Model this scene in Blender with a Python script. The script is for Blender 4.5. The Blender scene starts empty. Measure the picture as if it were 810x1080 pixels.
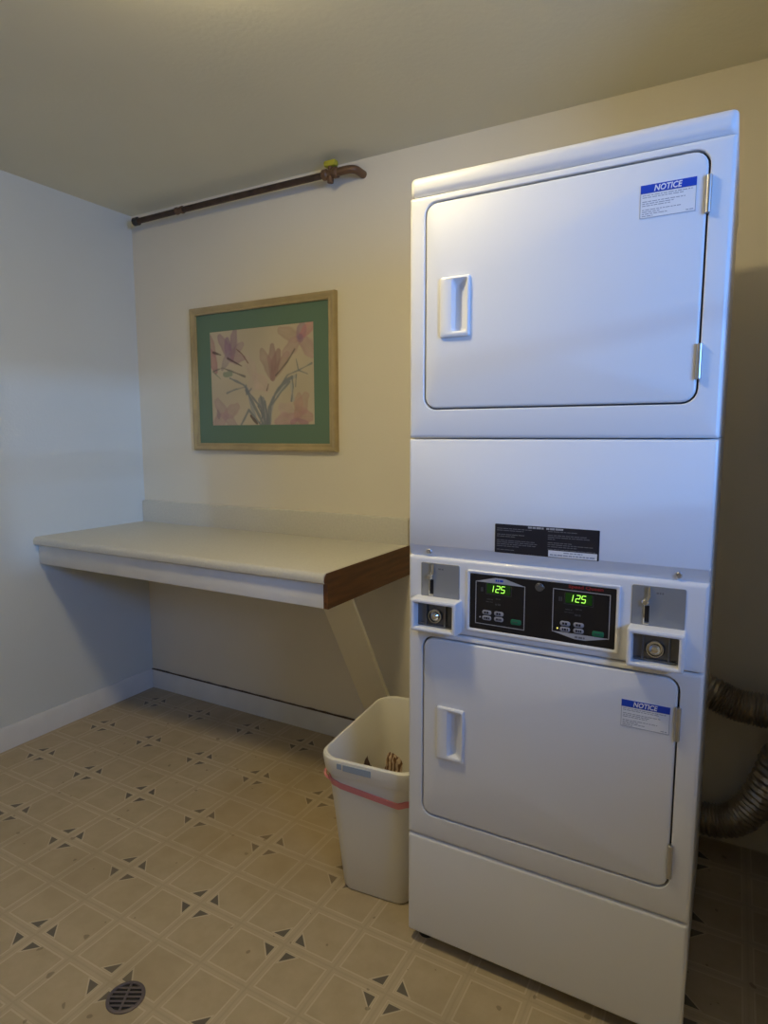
import bpy, bmesh, math, random
from mathutils import Vector, Matrix, noise

sc = bpy.context.scene
C = sc.collection

# ------------------------------------------------------------------ camera
cam_d = bpy.data.cameras.new('camera')
cam = bpy.data.objects.new('camera', cam_d)
C.objects.link(cam)
RX = Vector((0.87333622, 0.48711409, -0.00192659))
UX = Vector((-0.05755471, 0.10711433, 0.99257946))
FX = Vector((-0.48370581, 0.8667447, -0.12158253))
m3 = Matrix((RX, UX, -FX)).transposed()
cam.matrix_world = Matrix.Translation((2.75316, -2.30717, 1.38020)) @ m3.to_4x4()
cam_d.sensor_fit = 'VERTICAL'
cam_d.sensor_height = 36.0
cam_d.lens = 664.83 / 1080.0 * 36.0
cam_d.clip_start = 0.02
sc.camera = cam

# ------------------------------------------------------------------ light and exposure
sc.view_settings.view_transform = 'Standard'
sc.view_settings.look = 'None'
sc.view_settings.gamma = 1.0
sc.view_settings.use_curve_mapping = False
sc.view_settings.exposure = 0.0

world = bpy.data.worlds.new('sky')
sc.world = world
world.use_nodes = True
wb = world.node_tree.nodes['Background']
wb.inputs['Color'].default_value = (0.50, 0.68, 1.0, 1)
wb.inputs['Strength'].default_value = 0.15


def area(name, loc, target, size, power, col):
    l = bpy.data.lights.new(name, 'AREA')
    l.shape = 'RECTANGLE'
    l.size, l.size_y = size
    l.energy = power
    l.color = col
    o = bpy.data.objects.new(name, l)
    C.objects.link(o)
    o.location = loc
    o.rotation_euler = (Vector(target) - Vector(loc)).to_track_quat('-Z', 'Y').to_euler()
    return o


area('daylight_sky', (4.3, -2.3, 1.70), (2.4, -0.9, 1.4), (0.7, 0.60), 44, (0.12, 0.36, 1.0))      # open sky seen through the side window
area('daylight_edge_lamp', (20.0, -10.95, 4.05), (0.0, -0.5, 1.2), (0.6, 0.6), 850, (0.22, 0.50, 1.0))  # small lamp added far outside for crisp window-edge shadows

LAMP_STRENGTH = 70.0
LAMP_COL = (1.0, 0.83, 0.46)

# ------------------------------------------------------------------ materials


def mat(name, col, rough=0.5, metal=0.0, emit=None, estr=1.0, coat=0.0, spec=None, bump=None, var=None):
    """bump=(scale, strength[, distance]); var=(scale, amount): slow colour mottling"""
    m = bpy.data.materials.new(name)
    m.use_nodes = True
    nt = m.node_tree
    b = nt.nodes['Principled BSDF']
    b.inputs['Base Color'].default_value = (*col, 1)
    b.inputs['Roughness'].default_value = rough
    b.inputs['Metallic'].default_value = metal
    b.inputs['Coat Weight'].default_value = coat
    if spec is not None:
        b.inputs['Specular IOR Level'].default_value = spec
    if emit:
        b.inputs['Emission Color'].default_value = (*emit, 1)
        b.inputs['Emission Strength'].default_value = estr
    tc = None
    if bump or var:
        tc = nt.nodes.new('ShaderNodeTexCoord')
    if bump:
        n = nt.nodes.new('ShaderNodeTexNoise')
        n.inputs['Scale'].default_value = bump[0]
        n.inputs['Detail'].default_value = 3
        nt.links.new(tc.outputs['Object'], n.inputs['Vector'])
        bp = nt.nodes.new('ShaderNodeBump')
        bp.inputs['Strength'].default_value = bump[1]
        bp.inputs['Distance'].default_value = bump[2] if len(bump) > 2 else 0.002
        nt.links.new(n.outputs['Fac'], bp.inputs['Height'])
        nt.links.new(bp.outputs['Normal'], b.inputs['Normal'])
    if var:
        n = nt.nodes.new('ShaderNodeTexNoise')
        n.inputs['Scale'].default_value = var[0]
        n.inputs['Detail'].default_value = 4
        nt.links.new(tc.outputs['Object'], n.inputs['Vector'])
        r = nt.nodes.new('ShaderNodeValToRGB')
        a = var[1]
        r.color_ramp.elements[0].position = 0.3
        r.color_ramp.elements[1].position = 0.7
        r.color_ramp.elements[0].color = (*[c * (1 - a) for c in col], 1)
        r.color_ramp.elements[1].color = (*[min(1, c * (1 + a)) for c in col], 1)
        nt.links.new(n.outputs['Fac'], r.inputs['Fac'])
        nt.links.new(r.outputs['Color'], b.inputs['Base Color'])
    return m


M = {}
M['wall'] = mat('painted_wall', (0.80, 0.735, 0.60), 0.75, bump=(90, 0.25), var=(1.3, 0.03))
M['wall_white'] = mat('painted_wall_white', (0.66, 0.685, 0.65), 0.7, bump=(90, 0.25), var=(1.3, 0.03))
M['ceiling'] = mat('ceiling_paint', (0.76, 0.725, 0.57), 0.8, bump=(60, 0.3), var=(1.0, 0.04))
M['trim'] = mat('white_trim_paint', (0.74, 0.73, 0.70), 0.5, var=(7, 0.05))
M['caulk'] = mat('dirty_brown_caulk', (0.10, 0.065, 0.04), 0.8)
M['enamel'] = mat('white_enamel', (0.80, 0.80, 0.81), 0.36, coat=0.12, bump=(500, 0.03, 0.0005))
M['enamel_side'] = mat('white_enamel_side', (0.74, 0.74, 0.76), 0.3)
M['plastic'] = mat('white_plastic', (0.82, 0.82, 0.83), 0.35)
M['gasket'] = mat('grey_door_seal', (0.10, 0.10, 0.115), 0.6)
M['dark'] = mat('dark_recess', (0.02, 0.018, 0.016), 0.8)
M['black'] = mat('black_control_film', (0.008, 0.008, 0.011), 0.28)
M['black_label'] = mat('black_label_vinyl', (0.012, 0.013, 0.022), 0.4)
M['grey_line'] = mat('grey_print', (0.42, 0.42, 0.44), 0.5)
M['dim_print'] = mat('dim_grey_print', (0.16, 0.16, 0.18), 0.5)
M['faint_print'] = mat('faint_grey_print', (0.06, 0.06, 0.07), 0.5)
M['white_label'] = mat('white_label_vinyl', (0.80, 0.81, 0.84), 0.4)
M['blue'] = mat('blue_print', (0.008, 0.06, 0.50), 0.4)
M['white_ink'] = mat('white_ink', (0.85, 0.85, 0.88), 0.5)
M['ink'] = mat('grey_blue_ink', (0.30, 0.32, 0.38), 0.5)
M['red_ink'] = mat('red_ink', (0.34, 0.018, 0.022), 0.5)
M['led'] = mat('green_led_segment', (0.1, 0.6, 0.05), 0.5, emit=(0.50, 1.0, 0.12), estr=1.2)
M['led_back'] = mat('green_tinted_display', (0.004, 0.03, 0.003), 0.2, emit=(0.02, 0.3, 0.01), estr=0.05)
M['yellow_led'] = mat('yellow_indicator_led', (0.5, 0.5, 0.1), 0.5, emit=(1.0, 0.9, 0.2), estr=0.9)
M['button'] = mat('grey_button_print', (0.33, 0.33, 0.36), 0.45)
M['green_button'] = mat('green_button', (0.01, 0.16, 0.075), 0.4)
M['steel_plate'] = mat('grey_metal_plate', (0.30, 0.31, 0.32), 0.45, metal=0.35, bump=(900, 0.05, 0.0005))
M['chrome'] = mat('chrome', (0.70, 0.71, 0.73), 0.10, metal=1.0)
M['dull_steel'] = mat('dull_steel', (0.55, 0.55, 0.56), 0.35, metal=1.0)
M['dark_steel'] = mat('dark_steel', (0.16, 0.165, 0.18), 0.3, metal=0.7)
M['laminate'] = mat('speckled_cream_laminate', (0.62, 0.59, 0.50), 0.42, var=(110, 0.05))
M['apron'] = mat('white_board_paint', (0.76, 0.74, 0.70), 0.5, var=(5, 0.05))
M['brown_wood'] = mat('brown_stained_wood', (0.20, 0.075, 0.022), 0.5)
M['brace'] = mat('cream_painted_board', (0.86, 0.80, 0.62), 0.6)
M['gold_wood'] = mat('pale_gold_wood', (0.44, 0.34, 0.17), 0.4, var=(12, 0.12))
M['mat_green'] = mat('green_mat_board', (0.125, 0.205, 0.130), 0.45, coat=0.2)
M['bin'] = mat('off_white_plastic', (0.78, 0.74, 0.64), 0.42)
M['pink'] = mat('pink_band_plastic', (0.72, 0.24, 0.23), 0.45)
M['clip'] = mat('grey_blue_sticker', (0.30, 0.36, 0.44), 0.4)
M['pipe'] = mat('rusty_brown_pipe', (0.065, 0.040, 0.026), 0.55, metal=0.3, var=(22, 0.4))
M['brass'] = mat('old_copper_brass', (0.17, 0.095, 0.05), 0.45, metal=0.4)
M['black_cap'] = mat('black_iron', (0.025, 0.022, 0.02), 0.5)
M['yellow_tag'] = mat('yellow_plastic', (0.46, 0.42, 0.03), 0.6)
M['drain'] = mat('dark_iron_grate', (0.17, 0.14, 0.14), 0.45, metal=0.5)
M['foil'] = mat('aluminium_foil', (0.50, 0.46, 0.40), 0.33, metal=1.0, bump=(60, 0.8, 0.006))
M['paper'] = mat('crumpled_brown_paper', (0.30, 0.16, 0.07), 0.7, var=(40, 0.6))
nt = M['paper'].node_tree
_w = nt.nodes.new('ShaderNodeTexWave')
_w.inputs['Scale'].default_value = 22
_w.inputs['Distortion'].default_value = 6
_r = nt.nodes.new('ShaderNodeValToRGB')
_r.color_ramp.elements[0].position = 0.35
_r.color_ramp.elements[0].color = (0.16, 0.075, 0.035, 1)
_r.color_ramp.elements[1].position = 0.65
_r.color_ramp.elements[1].color = (0.58, 0.44, 0.30, 1)
nt.links.new(nt.nodes.new('ShaderNodeTexCoord').outputs['Object'], _w.inputs['Vector'])
nt.links.new(_w.outputs['Fac'], _r.inputs['Fac'])
nt.links.new(_r.outputs['Color'], nt.nodes['Principled BSDF'].inputs['Base Color'])
M['dark_paper'] = mat('dark_lint', (0.07, 0.04, 0.03), 0.9)
M['lint'] = mat('pale_lint', (0.62, 0.55, 0.42), 0.95, bump=(80, 0.8, 0.006))
M['lamp'] = mat('lit_glass_dome', (0.9, 0.85, 0.75), 0.4, emit=LAMP_COL, estr=LAMP_STRENGTH)

# brown wood gets a grain
nt = M['brown_wood'].node_tree
tc = nt.nodes.new('ShaderNodeTexCoord')
mp = nt.nodes.new('ShaderNodeMapping')
mp.inputs['Scale'].default_value = (30, 3, 40)
nn = nt.nodes.new('ShaderNodeTexNoise')
nn.inputs['Scale'].default_value = 1.6
nn.inputs['Detail'].default_value = 5
rp = nt.nodes.new('ShaderNodeValToRGB')
rp.color_ramp.elements[0].position = 0.3
rp.color_ramp.elements[0].color = (0.075, 0.026, 0.006, 1)
rp.color_ramp.elements[1].position = 0.72
rp.color_ramp.elements[1].color = (0.19, 0.070, 0.017, 1)
nt.links.new(tc.outputs['Object'], mp.inputs['Vector'])
nt.links.new(mp.outputs['Vector'], nn.inputs['Vector'])
nt.links.new(nn.outputs['Fac'], rp.inputs['Fac'])
nt.links.new(rp.outputs['Color'], nt.nodes['Principled BSDF'].inputs['Base Color'])


class X:
    """tiny expression builder over math nodes"""
    nt = None

    def __init__(s, sock):
        s.s = sock

    @staticmethod
    def op(o, a, b=None, c=None):
        n = X.nt.nodes.new('ShaderNodeMath')
        n.operation = o
        for i, v in enumerate((a, b, c)):
            if v is None:
                continue
            if isinstance(v, X):
                X.nt.links.new(v.s, n.inputs[i])
            else:
                n.inputs[i].default_value = v
        return X(n.outputs[0])

    def __add__(s, o): return X.op('ADD', s, o)
    def __sub__(s, o): return X.op('SUBTRACT', s, o)
    def __mul__(s, o): return X.op('MULTIPLY', s, o)
    def gt(s, o): return X.op('GREATER_THAN', s, o)
    def lt(s, o): return X.op('LESS_THAN', s, o)
    def mn(s, o): return X.op('MINIMUM', s, o)
    def mx(s, o): return X.op('MAXIMUM', s, o)
    def fr(s): return X.op('FRACT', s)
    def ab(s): return X.op('ABSOLUTE', s)


def floor_material():
    m = bpy.data.materials.new('vinyl_tile_floor')
    m.use_nodes = True
    nt = m.node_tree
    X.nt = nt
    b = nt.nodes['Principled BSDF']
    tc = nt.nodes.new('ShaderNodeTexCoord')
    sp = nt.nodes.new('ShaderNodeSeparateXYZ')
    nt.links.new(tc.outputs['Object'], sp.inputs[0])
    x, y = X(sp.outputs[0]), X(sp.outputs[1])
    PX, PY = 0.3150, 0.3095
    X0, Y0 = 0.808 - 10 * PX, -0.7655 - 20 * PY

    def dist(v, o, p):
        return (((v - o) * (1 / p) + 0.5).fr() - 0.5).ab() * p
    a, bb = dist(x, X0, PX / 2), dist(y, Y0, PY / 2)
    A, B = dist(x, X0, PX), dist(y, Y0, PY)
    g = 0.0145
    mn = a.mn(bb)
    inside = mn.gt(g)
    outline = mn.gt(g - 0.0035) * mn.lt(g + 0.001)
    cline = mn.lt(0.0022)
    inner2 = (mn.gt(0.006) * mn.lt(0.008))
    g2 = 0.0195
    u, v = A - g2, B - g2
    tri = u.gt(0) * v.gt(0) * (u + v).lt(0.0335)
    edge = u.gt(-0.003) * v.gt(-0.003) * (u + v).lt(0.039)

    def rgb(c):
        n = nt.nodes.new('ShaderNodeRGB')
        n.outputs[0].default_value = (*c, 1)
        return n.outputs[0]

    def mix(f, c1, c2):
        n = nt.nodes.new('ShaderNodeMix')
        n.data_type = 'RGBA'
        if isinstance(f, X):
            nt.links.new(f.s, n.inputs[0])
        elif isinstance(f, float):
            n.inputs[0].default_value = f
        else:
            nt.links.new(f, n.inputs[0])
        nt.links.new(c1, n.inputs[6])
        nt.links.new(c2, n.inputs[7])
        return n.outputs[2]
    no = nt.nodes.new('ShaderNodeTexNoise')
    no.inputs['Scale'].default_value = 16
    no.inputs['Detail'].default_value = 6
    no.inputs['Roughness'].default_value = 0.65
    nt.links.new(tc.outputs['Object'], no.inputs['Vector'])
    no2 = nt.nodes.new('ShaderNodeTexNoise')
    no2.inputs['Scale'].default_value = 2.2
    no2.inputs['Detail'].default_value = 3
    nt.links.new(tc.outputs['Object'], no2.inputs['Vector'])
    tile = mix(no.outputs['Fac'], rgb((0.38, 0.30, 0.185)), rgb((0.53, 0.43, 0.29)))
    gap = mix(no.outputs['Fac'], rgb((0.43, 0.345, 0.225)), rgb((0.53, 0.435, 0.30)))
    col = mix(inside, gap, tile)
    col = mix(outline * 0.42, col, rgb((0.68, 0.59, 0.43)))
    col = mix(inner2 * 0.12, col, rgb((0.64, 0.55, 0.40)))
    col = mix(cline * 0.28, col, rgb((0.36, 0.29, 0.19)))
    col = mix(edge * 0.5, col, rgb((0.66, 0.58, 0.43)))
    col = mix(tri * 0.92, col, rgb((0.105, 0.088, 0.072)))
    # worn, dirtier patches
    dirt = (X(no2.outputs['Fac']) - 0.5).mx(0.0) * 1.6
    col = mix(dirt, col, rgb((0.28, 0.21, 0.11)))
    # small scuffs and specks of dirt
    no3 = nt.nodes.new('ShaderNodeTexNoise')
    no3.inputs['Scale'].default_value = 26
    no3.inputs['Detail'].default_value = 1
    nt.links.new(tc.outputs['Object'], no3.inputs['Vector'])
    col = mix(X(no3.outputs['Fac']).gt(0.735) * 0.55, col, rgb((0.16, 0.12, 0.075)))
    # yellower patch tinted into the floor colour beside the bin
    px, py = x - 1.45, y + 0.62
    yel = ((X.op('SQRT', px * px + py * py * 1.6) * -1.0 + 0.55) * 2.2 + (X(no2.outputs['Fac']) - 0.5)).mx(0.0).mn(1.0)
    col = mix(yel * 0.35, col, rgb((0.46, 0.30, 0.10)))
    nt.links.new(col, b.inputs['Base Color'])
    b.inputs['Roughness'].default_value = 0.42
    b.inputs['Specular IOR Level'].default_value = 0.35
    bp = nt.nodes.new('ShaderNodeBump')
    bp.inputs['Strength'].default_value = 0.25
    bp.inputs['Distance'].default_value = 0.001
    nt.links.new((outline * -1.0 - cline).s, bp.inputs['Height'])
    nt.links.new(bp.outputs['Normal'], b.inputs['Normal'])
    return m


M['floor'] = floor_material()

# ------------------------------------------------------------------ mesh helpers
ORG = {}


def thing(name, label, cat, loc, rz=0.0, group=None):
    o = bpy.data.objects.new(name, None)
    C.objects.link(o)
    o.location = loc
    o.rotation_euler = (0, 0, rz)
    o['label'] = label
    o['category'] = cat
    if group:
        o['group'] = group
    o.empty_display_size = 0.1
    ORG[o.name] = Vector(loc)
    return o


def obj(name, bm, mats, parent=None, local=False, smooth=35, label=None, org=None):
    """links bm (in world coordinates unless local) as ONE mesh object"""
    bmesh.ops.recalc_face_normals(bm, faces=bm.faces[:])
    if parent is not None:
        off = ORG[parent.name]
    elif org is not None:
        off = Vector(org)
    else:
        off = Vector((0, 0, 0))
    if not local:
        for v in bm.verts:
            v.co -= off
    me = bpy.data.meshes.new(name)
    bm.to_mesh(me)
    bm.free()
    for m in (mats if isinstance(mats, (list, tuple)) else [mats]):
        me.materials.append(M[m])
    if smooth:
        me.shade_smooth()
        me.set_sharp_from_angle(angle=math.radians(smooth))
    o = bpy.data.objects.new(name, me)
    C.objects.link(o)
    if parent is not None:
        o.parent = parent
    elif org is not None:
        o.location = org
    ORG[o.name] = off
    if label:
        o['label'] = label
    return o


def tag(o, label, cat, group=None):
    o['label'] = label
    o['category'] = cat
    if group:
        o['group'] = group
    return o


def loft(bm, loops, cap0=True, cap1=True, mi=0, closed=False):
    vs = [[bm.verts.new(p) for p in lp] for lp in loops]
    n = len(vs[0])
    pairs = list(zip(vs[:-1], vs[1:]))
    if closed:
        pairs.append((vs[-1], vs[0]))
    for a, b in pairs:
        for i in range(n):
            f = bm.faces.new((a[i], a[(i + 1) % n], b[(i + 1) % n], b[i]))
            f.material_index = mi
    if not closed:
        if cap0:
            bm.faces.new(vs[0]).material_index = mi
        if cap1:
            bm.faces.new(vs[-1]).material_index = mi
    return vs


def rr(u0, u1, v0, v1, r=0.0, n=5):
    """rounded rectangle outline, 4*(n+1) points"""
    r = max(min(r, (u1 - u0) / 2 - 1e-5, (v1 - v0) / 2 - 1e-5), 1e-5)
    pts = []
    for (cx, cy, a0) in ((u1 - r, v1 - r, 0), (u0 + r, v1 - r, 90), (u0 + r, v0 + r, 180), (u1 - r, v0 + r, 270)):
        for k in range(n + 1):
            a = math.radians(a0 + 90 * k / n)
            pts.append((cx + r * math.cos(a), cy + r * math.sin(a)))
    return pts


def box(bm, x0, x1, y0, y1, z0, z1, bev=0.0, mi=0, n=2):
    """box with softly bevelled edges"""
    b = bev
    if b <= 0:
        loft(bm, [[(x, y, z) for x, y in ((x1, y1), (x0, y1), (x0, y0), (x1, y0))] for z in (z0, z1)], mi=mi)
        return
    L = []
    for k in range(n + 1):
        a = math.pi / 2 * k / n
        i = b * (1 - math.sin(a))
        L.append((z0 + b * (1 - math.cos(a)), i))
    L += [(z0 + z1 - z, i) for z, i in reversed(L)]
    loft(bm, [[(x, y, z) for x, y in rr(x0 + i, x1 - i, y0 + i, y1 - i, max(b - i, b * .15), n)] for z, i in L], mi=mi)


def tube(bm, path, rad, n=16, caps=True, mi=0):
    path = [Vector(p) for p in path]
    loops = []
    up = Vector((0, 0, 1))
    prev = None
    for i, p in enumerate(path):
        t = (path[min(i + 1, len(path) - 1)] - path[max(i - 1, 0)]).normalized()
        if prev is None:
            ref = up if abs(t.dot(up)) < 0.9 else Vector((1, 0, 0))
            a = t.cross(ref).normalized()
        else:
            a = (prev - t * prev.dot(t)).normalized()
        b = t.cross(a)
        prev = a
        r = rad(i) if callable(rad) else rad
        loops.append([p + a * (r * math.cos(2 * math.pi * k / n)) + b * (r * math.sin(2 * math.pi * k / n)) for k in range(n)])
    loft(bm, loops, caps, caps, mi)


def disc_lathe(bm, centre, prof, axis='y', n=24, mi=0):
    """prof: list of (radius, offset along axis); lathed about the axis through centre"""
    cx, cy, cz = centre
    loops = []
    for r, h in prof:
        lp = []
        for k in range(n):
            a = 2 * math.pi * k / n
            c, s = r * math.cos(a), r * math.sin(a)
            if axis == 'y':
                lp.append((cx + c, cy + h, cz + s))
            elif axis == 'z':
                lp.append((cx + c, cy + s, cz + h))
            else:
                lp.append((cx + h, cy + c, cz + s))
        loops.append(lp)
    loft(bm, loops, mi=mi)


def B():
    return bmesh.new()


def bez(p0, p1, p2, p3, n):
    out = []
    p0, p1, p2, p3 = map(Vector, (p0, p1, p2, p3))
    for i in range(n + 1):
        t = i / n
        out.append(p0 * (1 - t) ** 3 + p1 * 3 * t * (1 - t) ** 2 + p2 * 3 * t * t * (1 - t) + p3 * t ** 3)
    return out


def text_bm(bm, s, x0, x1, z0, z1, y, shear=0.0, bold=0.0, mi=0, thick=0.0006):
    """writing on the plane y, fitted into x0..x1, z0..z1"""
    cu = bpy.data.curves.new('t', 'FONT')
    cu.body = s
    cu.shear = shear
    cu.offset = bold
    cu.resolution_u = 3
    cu.extrude = 0.02
    o = bpy.data.objects.new('t', cu)
    C.objects.link(o)
    dg = bpy.context.evaluated_depsgraph_get()
    me = bpy.data.meshes.new_from_object(o.evaluated_get(dg))
    bpy.data.objects.remove(o)
    bpy.data.curves.remove(cu)
    xs = [v.co.x for v in me.vertices]
    ys = [v.co.y for v in me.vertices]
    ax, bx, ay, by = min(xs), max(xs), min(ys), max(ys)
    base = len(bm.verts)
    vs = []
    for v in me.vertices:
        vs.append(bm.verts.new((x0 + (v.co.x - ax) / (bx - ax) * (x1 - x0),
                                y - (thick if v.co.z > 0 else 0.0),
                                z0 + (v.co.y - ay) / (by - ay) * (z1 - z0))))
    for p in me.polygons:
        try:
            bm.faces.new([vs[i] for i in p.vertices]).material_index = mi
        except ValueError:
            pass
    bpy.data.meshes.remove(me)


# ------------------------------------------------------------------ the room
H = 2.481
RW, FW = 3.6, -3.4      # right wall x, front wall y


def struct(name, bm, mats, smooth=0):
    o = obj(name, bm, mats, smooth=smooth)
    o['kind'] = 'structure'
    return o


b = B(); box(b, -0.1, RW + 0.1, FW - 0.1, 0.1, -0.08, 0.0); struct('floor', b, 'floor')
b = B(); box(b, -0.1, RW + 0.1, FW - 0.1, 0.1, H, H + 0.08); struct('ceiling', b, 'ceiling')
b = B(); box(b, -0.1, RW + 0.1, 0.0, 0.1, 0, H); struct('wall_back', b, 'wall')
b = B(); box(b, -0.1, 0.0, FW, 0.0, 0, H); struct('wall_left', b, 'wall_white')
b = B(); box(b, -0.1, RW + 0.1, FW - 0.1, FW, 0, H); struct('wall_front', b, 'wall')
# right wall with a window opening
WY0, WY1, WZ0, WZ1 = -2.66, -1.30, 1.35, 2.13
b = B()
box(b, RW, RW + 0.1, FW, WY0, 0, H)
box(b, RW, RW + 0.1, WY1, 0, 0, H)
box(b, RW, RW + 0.1, WY0, WY1, 0, WZ0)
box(b, RW, RW + 0.1, WY0, WY1, WZ1, H)
struct('wall_right', b, 'wall')
b = B()
for (y0, y1, z0, z1) in ((WY0, WY0 + 0.04, WZ0, WZ1), (WY1 - 0.04, WY1, WZ0, WZ1), (WY0 + 0.04, WY1 - 0.04, WZ0, WZ0 + 0.04),
                         (WY0 + 0.04, WY1 - 0.04, WZ1 - 0.04, WZ1), (WY0 + 0.04, WY1 - 0.04, 1.735, 1.760)):
    box(b, RW + 0.02, RW + 0.07, y0, y1, z0, z1, 0.004)
struct('window_1', b, 'trim', 30)
# unseen wall added right of the dryer to keep daylight off the alcove
b = B(); box(b, 2.985, 3.075, -0.93, 0.0, 0, H); struct('wall_light_blocker', b, 'wall')


def baseboard(name, a, c, along):
    b = B()
    prof = [(0, 0), (0.013, 0), (0.013, 0.088), (0.008, 0.1), (0, 0.1)]
    loops = []
    n = 60
    for t in (a, c):
        loops.append([((d, t, z) if along == 'y' else (t, -d, z)) for d, z in prof])
    loft(b, loops)
    # dirty, uneven line of old caulk along the top edge
    lo = []
    random.seed(len(name))
    for k in range(n + 1):
        t = a + (c - a) * k / n
        h = 0.0022 + 0.0035 * random.random()
        ring = [(0.0005, 0.0995), (0.008 + h * .4, 0.0995), (0.007, 0.1 + h), (0.0005, 0.1 + h)]
        lo.append([((d, t, z) if along == 'y' else (t, -d, z)) for d, z in ring])
    loft(b, lo, mi=1)
    struct(name, b, ['trim', 'caulk' if along == 'x' else 'trim'], 30)


baseboard('baseboard_left', FW, -0.014, 'y')
baseboard('baseboard_back', 0.0, 2.30, 'x')

# ------------------------------------------------------------------ ceiling lamp (flush dome, just above the picture)
LX, LY = 1.74, -1.34
t = thing('ceiling_light', 'round flush ceiling light with a warm lit glass dome', 'ceiling light', (LX, LY, H))
b = B(); disc_lathe(b, (LX, LY, H), [(0.15, 0), (0.15, -0.018), (0.142, -0.024)], 'z', 40); obj('base', b, 'trim', t)
b = B(); disc_lathe(b, (LX, LY, H), [(0.135, -0.0245)] + [(0.135 * math.cos(a), -0.0245 - 0.075 * math.sin(a)) for a in [i * math.pi / 2 / 8 for i in range(1, 8)]] + [(0.002, -0.0995)], 'z', 40)
obj('glass_dome', b, 'lamp', t)

# ------------------------------------------------------------------ stacked dryer
XD, F, DW, DB = 2.0376, -0.896, 0.683, -0.236
t = thing('stacked_dryer', 'tall white coin operated dryer, two machines stacked, on the vinyl floor', 'dryer', (XD + DW / 2, (F + DB) / 2, 0))


def L(u):
    return XD + u


def shell(bm, u0, u1, z0, z1, yb, yf=F, e=0.008, r=0.004, mi=0, hole=None, hr=0.03, hd=0.014, gap_mi=1):
    """panel with rounded front edge, optionally with a rounded opening for a door"""
    x0, x1 = L(u0), L(u1)
    lp = [[(x, yb, z) for x, z in rr(x0, x1, z0, z1, r)]]
    for k in range(4):
        a = math.pi / 2 * k / 3
        i = e * (1 - math.cos(a))
        lp.append([(x, yf + e * (1 - math.sin(a)), z) for x, z in rr(x0 + i, x1 - i, z0 + i, z1 - i, r)])
    if hole is None:
        loft(bm, lp, mi=mi)
        return
    h0, h1, g0, g1 = hole
    h0, h1 = L(h0), L(h1)
    for (i, y) in ((0.0015, yf), (0.0, yf + 0.0015), (0.0, yf + hd)):
        lp.append([(x, y, z) for x, z in rr(h0 - i, h1 + i, g0 - i, g1 + i, hr + i)])
    loft(bm, lp, cap1=False, mi=mi)
    loft(bm, [[(x, yf + hd, z) for x, z in rr(h0, h1, g0, g1, hr)],
              [(x, yf + hd + 0.002, z) for x, z in rr(h0 + .001, h1 - .001, g0 + .001, g1 - .001, hr)]], cap0=False, mi=gap_mi)


Z_CAP, Z_TOP = 1.9405, 1.984
D1 = (0.040, 0.641, 1.440, 1.9215)
D2 = (0.040, 0.640, 0.386, 0.8725)

b = B(); shell(b, 0, DW, Z_CAP, Z_TOP, DB, e=0.014, r=0.010); obj('top_panel', b, 'enamel', t)
b = B()
shell(b, 0, DW, 1.3725, Z_CAP - 0.003, F + 0.03, hole=D1)
box(b, XD + 0.002, XD + DW - 0.002, F + 0.03, DB, 1.3725, Z_CAP - 0.001)
obj('upper_cabinet', b, ['enamel', 'gasket'], t)
b = B()
shell(b, 0, DW, 0.3215, 0.8865, F + 0.03, hole=D2)
box(b, XD + 0.002, XD + DW - 0.002, F + 0.03, DB, 0.05, 1.371)
obj('lower_cabinet', b, ['enamel', 'gasket'], t)

# access panel between the two machines, its lower edge sloping back behind the control housing
b = B()
x0, x1 = L(0), L(DW)
lp = []
for (y, dz0, dz1, i) in ((F + 0.028, 0, 0, 0), (F + 0.006, 0, 0, 0), (F + 0.002, 0, 0.0015, 0.0015), (F, 0, 0.005, 0.005)):
    lp.append([(x, y, z) for x, z in rr(x0 + i, x1 - i, 1.103 + (i > 0) * i * .6, 1.3695 - dz1, 0.003)])
loft(b, lp)
# sloping band under it
loft(b, [[(x, F + 0.0012, 1.1045), (x, F + 0.012, 1.076), (x, F + 0.029, 1.076), (x, F + 0.029, 1.1045)] for x in (x0 + .002, x1 - .002)])
ap = obj('access_panel', b, 'enamel', t)

# black instruction label on the access panel
b = B()
lx0, lx1, lz0, lz1 = L(0.228), L(0.4655), 1.1045, 1.1725
loft(b, [[(x, y, z) for x, z in rr(lx0, lx1, lz0, lz1, 0.002)] for y in (F + 0.0003, F - 0.0007)])
random.seed(4)


def bars(bm, xa, xb, z, h, y, mi, frac=1.0, dash=0.010):
    """a line of print too small to read, as broken strokes"""
    x = xa
    end = xa + (xb - xa) * frac
    while x < end - 0.002:
        w = min(dash * (0.5 + random.random()), end - x)
        loft(bm, [[(x, yy, z), (x + w, yy, z), (x + w, yy, z + h), (x, yy, z + h)] for yy in (y, y - 0.0003)], mi=mi)
        x += w + 0.0016


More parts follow.
